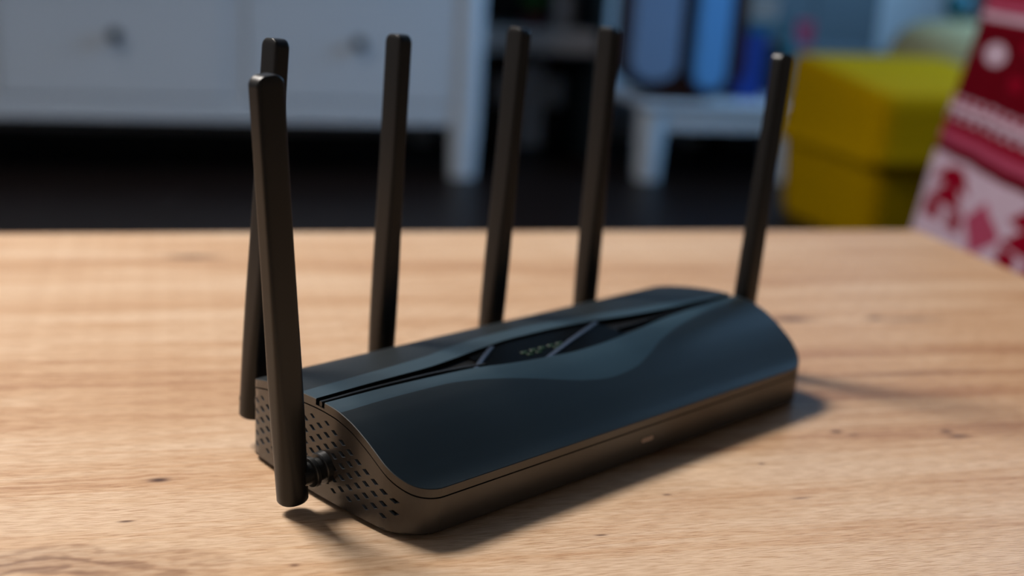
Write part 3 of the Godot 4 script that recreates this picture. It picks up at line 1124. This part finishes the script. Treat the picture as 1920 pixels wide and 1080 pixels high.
	turned(st, Vector3.ZERO, Vector3.UP, [[0.0, 0.028], [0.04, 0.036], [0.045, 0.038], [0.047, 0.034], [0.042, 0.032]])
	obj("pot", st, M.red_ceramic, t)
	for k in 16:
		st = begin()
		var a := k * 2.4
		var lean := 0.35 + 0.06 * (k % 9)
		var dir := Vector3(cos(a) * sin(lean), cos(lean), sin(a) * sin(lean))
		var side: Vector3 = dir.cross(Vector3.UP).normalized()
		var rr := []
		for q in [[0.0, 0.002], [0.3, 0.009], [0.65, 0.012], [0.9, 0.006], [1.0, 0.001]]:
			var c: Vector3 = Vector3(0, 0.042, 0) + dir * (q[0] * 0.095) + Vector3(0, -0.02 * q[0] * q[0], 0)
			var up := side.cross(dir).normalized() * 0.0012
			rr.append(PackedVector3Array([c - side * q[1], c + up, c + side * q[1], c - up]))
		loft(st, rr)
		obj("leaf", st, M.leaf_green, t)
	t = thing("storage_tin", "small beige tin beside the green plant on the shelf board", "tin", Vector3(1.115, 0.403, -3.42))
	st = begin()
	turned(st, Vector3.ZERO, Vector3.UP, [[0.0, 0.036], [0.002, 0.038], [0.088, 0.038], [0.09, 0.036]])
	obj("tin_body", st, M.beige_card, t)
	st = begin()
	turned(st, Vector3(0, 0.0902, 0), Vector3.UP, [[0.0, 0.039], [0.014, 0.039], [0.016, 0.036]])
	obj("lid", st, M.beige_card, t)
	# yellow bin
	bin_()
	# pouf and what lies on it, behind the bin
	t = thing("pouf", "round olive beige pouf behind the yellow bin", "pouf", Vector3(2.16, 0, -2.85))
	st = begin()
	var prof := []
	for k in 17:
		var a := -PI / 2 + PI * k / 16.0
		prof.append([0.255 + 0.255 * signf(sin(a)) * pow(absf(sin(a)), 0.7), 0.22 * pow(cos(a), 0.5) + 0.002])
	turned(st, Vector3.ZERO, Vector3.UP, prof, 40)
	obj("pouf_cover", st, M.olive_cloth, t)
	st = begin()
	turned(st, Vector3(0, 0.507, 0), Vector3.UP, [[0.0, 0.02], [0.006, 0.018], [0.008, 0.01]], 20)
	obj("button", st, M.olive_cloth, t)
	t = thing("low_cabinet", "low grey cabinet half hidden behind the yellow bin", "cabinet", Vector3(1.80, 0, -3.15))
	box_part("cabinet_body", Vector3(0, 0.03, -0.3), Vector3(0.30, 0.37, -0.02), M.grey_paint, t)
	box_part("door", Vector3(0.004, 0.034, -0.0198), Vector3(0.296, 0.366, 0), M.grey_paint, t)
	box_part("cabinet_top", Vector3(-0.01, 0.3702, -0.31), Vector3(0.31, 0.39, 0.01), M.grey_paint, t)
	legs(t, [0.03, 0.27], [-0.27, -0.04], 0.04, 0.03, M.grey_paint)
	t = thing("wardrobe", "tall grey wardrobe against the wall behind bin and boxes", "wardrobe", Vector3(1.77, 0, -3.5))
	box_part("wardrobe_body", Vector3(0, 0.06, -0.28), Vector3(0.50, 1.7, -0.02), M.grey_paint, t)
	for k in 2:
		box_part("door", Vector3(0.004 + 0.248 * k, 0.065, -0.0198), Vector3(0.248 + 0.248 * k, 1.695, 0), M.grey_paint, t)
		st = begin()
		add_box(st, Vector3(0.215 + 0.055 * k, 0.85, 0.0), Vector3(0.23 + 0.055 * k, 1.0, 0.02), 0.003)
		obj("handle", st, M.knob_metal, t)
	legs(t, [0.04, 0.46], [-0.24, -0.05], 0.05, 0.06, M.grey_paint)
	t = thing("gift_box", "small pink red box on the low cabinet behind the bin", "box", Vector3(1.86, 0.3905, -3.25))
	box_part("box_body", Vector3(-0.03, 0, -0.05), Vector3(0.03, 0.06, 0.0), M.pink_card, t, 0.003)
	box_part("lid", Vector3(-0.033, 0.0602, -0.053), Vector3(0.033, 0.075, 0.003), M.pink_card, t, 0.003)
	t = thing("toy_ball", "small dark teal ball on top of the olive pouf", "ball", Vector3(2.13, 0.5155, -2.85))
	st = begin()
	var bp := []
	for k in 13:
		var a := -PI / 2 + PI * k / 12.0
		bp.append([0.04 + 0.04 * sin(a), 0.04 * cos(a)])
	turned(st, Vector3.ZERO, Vector3.UP, bp, 24)
	obj("ball_skin", st, M.teal_plastic, t)
	st = begin()
	turned(st, Vector3(0, 0.079, 0), Vector3.UP, [[0.0, 0.006], [0.002, 0.005]], 12)
	obj("valve", st, M.black_plastic, t)
	armchair()

func pocket(t: Node3D, x0: float, x1: float, y0: float, y1: float, m: Material, label: String) -> void:
	var st := begin()
	var rings := []
	var c := (x0 + x1) / 2.0
	var h := (x1 - x0) / 2.0
	for q in [[0.058, 1.0], [0.074, 1.0], [0.082, 0.9]]:
		var ring := PackedVector3Array()
		for k in 13:
			var a := PI + PI * k / 12.0
			ring.append(Vector3(c + h * q[1] * cos(a), y0 + 0.05 + 0.05 * sin(a) * q[1], q[0]))
		ring.append(Vector3(c + h * q[1], y1, q[0]))
		ring.append(Vector3(c - h * q[1], y1, q[0]))
		rings.append(ring)
	loft(st, rings)
	obj("front_pocket", st, m, t).set_meta("label", label)

func bin_() -> void:
	var t := thing("storage_bin", "yellow plastic storage bin with a deep sloping lid beside the red throw", "bin", Vector3(1.52, 0, -2.19), 4.0)
	# body tapers to the floor
	var st := begin()
	loft(st, [round_rect(0.03, 0.47, -0.43, -0.035, 0.0, 0.05), round_rect(0.022, 0.478, -0.44, -0.026, 0.012, 0.05), round_rect(0.012, 0.488, -0.455, -0.016, 0.195, 0.05)])
	obj("bin_body", st, M.yellow_plastic, t)
	st = begin()
	var lid := []
	for q in [[0.0, 0.2], [-0.004, 0.205], [-0.004, 0.225], [0.004, 0.23], [0.012, 0.33]]:
		lid.append(round_rect(q[0], 0.5 - q[0], -0.47 + q[0], -q[0], q[1], 0.045))
	var a := round_rect(0.014, 0.486, -0.456, -0.014, 0.355, 0.045)
	var b2 := round_rect(0.03, 0.47, -0.44, -0.03, 0.366, 0.04)
	for r in [a, b2]:
		for k in r.size():
			r[k].y += 0.055 * clampf(-r[k].z / 0.3, 0.0, 1.0)
		lid.append(r)
	loft(st, lid)
	obj("lid", st, M.yellow_plastic, t)
	st = begin()
	add_box(st, Vector3(0.19, 0.19, -0.002), Vector3(0.31, 0.25, 0.012), 0.004)
	obj("latch", st, M.yellow_plastic, t)

func round_rect(x0: float, x1: float, z0: float, z1: float, y: float, r: float) -> PackedVector3Array:
	var p := PackedVector3Array()
	var c := [[x1 - r, z1 - r, 0.0], [x0 + r, z1 - r, 90.0], [x0 + r, z0 + r, 180.0], [x1 - r, z0 + r, 270.0]]
	for q in c:
		for k in 7:
			var a := deg_to_rad(q[2] + 15.0 * k)
			p.append(Vector3(q[0] + r * cos(a), y, q[1] + r * sin(a)))
	return p

func armchair() -> void:
	# the chair's back stands towards the table's right end; the throw hangs over it
	var along := Vector3(-0.28, 0, 0.96).normalized()      # to the right in the picture, towards the viewer
	var away := Vector3(0.96, 0, 0.28).normalized()        # from the throw's face into the chair
	var foot := Vector3(0.902, 0.0, -1.02)
	var t := thing("armchair", "grey upholstered armchair under the red and white throw", "armchair", foot)
	t.basis = Basis(along, Vector3.UP, along.cross(Vector3.UP))
	# in the chair's axes x runs along the back, z looks away from it
	var dz := signf(t.basis.z.dot(away))
	var lean := 0.26
	var st := begin()
	var rings := []
	for q in [[0.12, 0.015], [0.13, 0.0], [0.78, 0.0], [0.81, 0.02], [0.82, 0.05]]:
		var f: float = dz * (0.012 + lean * (q[0] - 0.34) + 0.0)
		var r := PackedVector3Array()
		for c in [[0.02 + q[1], 0.0 + q[1]], [0.56 - q[1], 0.0 + q[1]], [0.56 - q[1], 0.13 - q[1]], [0.02 + q[1], 0.13 - q[1]]]:
			r.append(Vector3(c[0] - 0.28 * (q[0] - 0.34), q[0], f + dz * c[1]))
		rings.append(r)
	loft(st, rings)
	obj("backrest", st, M.grey_upholstery, t)
	st = begin()
	add_box(st, Vector3(0.02, 0.24, minf(dz * 0.10, dz * 0.66)), Vector3(0.56, 0.40, maxf(dz * 0.10, dz * 0.66)), 0.03)
	obj("seat", st, M.grey_upholstery, t)
	for x in [0.06, 0.52]:
		for z in [0.03, 0.62]:
			st = begin()
			turned(st, Vector3(x, 0, dz * z), Vector3.UP, [[0.0, 0.014], [0.25, 0.022]], 16)
			obj("leg", st, M.oak_leg, t)
	# the throw
	var th := thing("throw_blanket", "red and white knitted throw with nordic pattern hanging over the armchair", "throw", foot)
	th.basis = t.basis
	var nx := 40
	var ny := 60
	var low := 0.16
	var top := 0.835
	var surf := func(i: int, k: int, off: float) -> Vector3:
		var u := float(i) / nx
		var v := float(k) / ny
		var y := lerpf(low, top, v)
		var x := 0.0 + 0.58 * u - 0.28 * (y - 0.34)
		var fold := 0.003 * sin(x * 34.0 + y * 3.0) + 0.002 * sin(x * 71.0 - y * 5.0)
		return Vector3(x, y, dz * (-0.012 + lean * (y - 0.34) - fold * 0.7 - off))
	var arrays := []
	st = begin()
	for side in 2:
		var off := 0.006 if side == 0 else -0.002
		for i in nx:
			for k in ny:
				var p := []
				var uvs := []
				for q in [[i, k], [i + 1, k], [i + 1, k + 1], [i, k + 1]]:
					p.append(surf.call(q[0], q[1], off))
					uvs.append(Vector2(q[0] / float(nx) * 1.0, 1.0 - q[1] / float(ny)))
				var n: Vector3 = (p[1] - p[0]).cross(p[3] - p[0]).normalized()
				if n.z * dz * (-1.0 if side == 0 else 1.0) < 0.0:
					n = -n
				uv_quad(st, p, uvs, n)
	for k in ny:                                          # the edges and the hem have thickness
		for i in [0, nx]:
			var v0 := Vector2(float(i) / nx, 1.0 - float(k) / ny)
			var v1 := Vector2(float(i) / nx, 1.0 - float(k + 1) / ny)
			uv_quad(st, [surf.call(i, k, 0.006), surf.call(i, k + 1, 0.006), surf.call(i, k + 1, -0.002), surf.call(i, k, -0.002)], [v0, v1, v1, v0], Vector3(-1 if i == 0 else 1, 0, 0))
	for i in nx:
		for k in [0, ny]:
			var v0 := Vector2(float(i) / nx, 1.0 - float(k) / ny)
			var v1 := Vector2(float(i + 1) / nx, 1.0 - float(k) / ny)
			uv_quad(st, [surf.call(i, k, 0.006), surf.call(i + 1, k, 0.006), surf.call(i + 1, k, -0.002), surf.call(i, k, -0.002)], [v0, v1, v1, v0], Vector3(0, -1 if k == 0 else 1, 0))
	obj("cloth", st, M.throw_weave, th)

func uv_quad(st: SurfaceTool, p: Array, uv: Array, n: Vector3) -> void:
	var order := [0, 1, 2, 0, 2, 3]
	if (p[0] - p[2]).cross(p[0] - p[1]).dot(n) < 0.0:
		order = [0, 2, 1, 0, 3, 2]
	for k in order:
		st.set_normal(n)
		st.set_uv(uv[k])
		st.add_vertex(p[k])
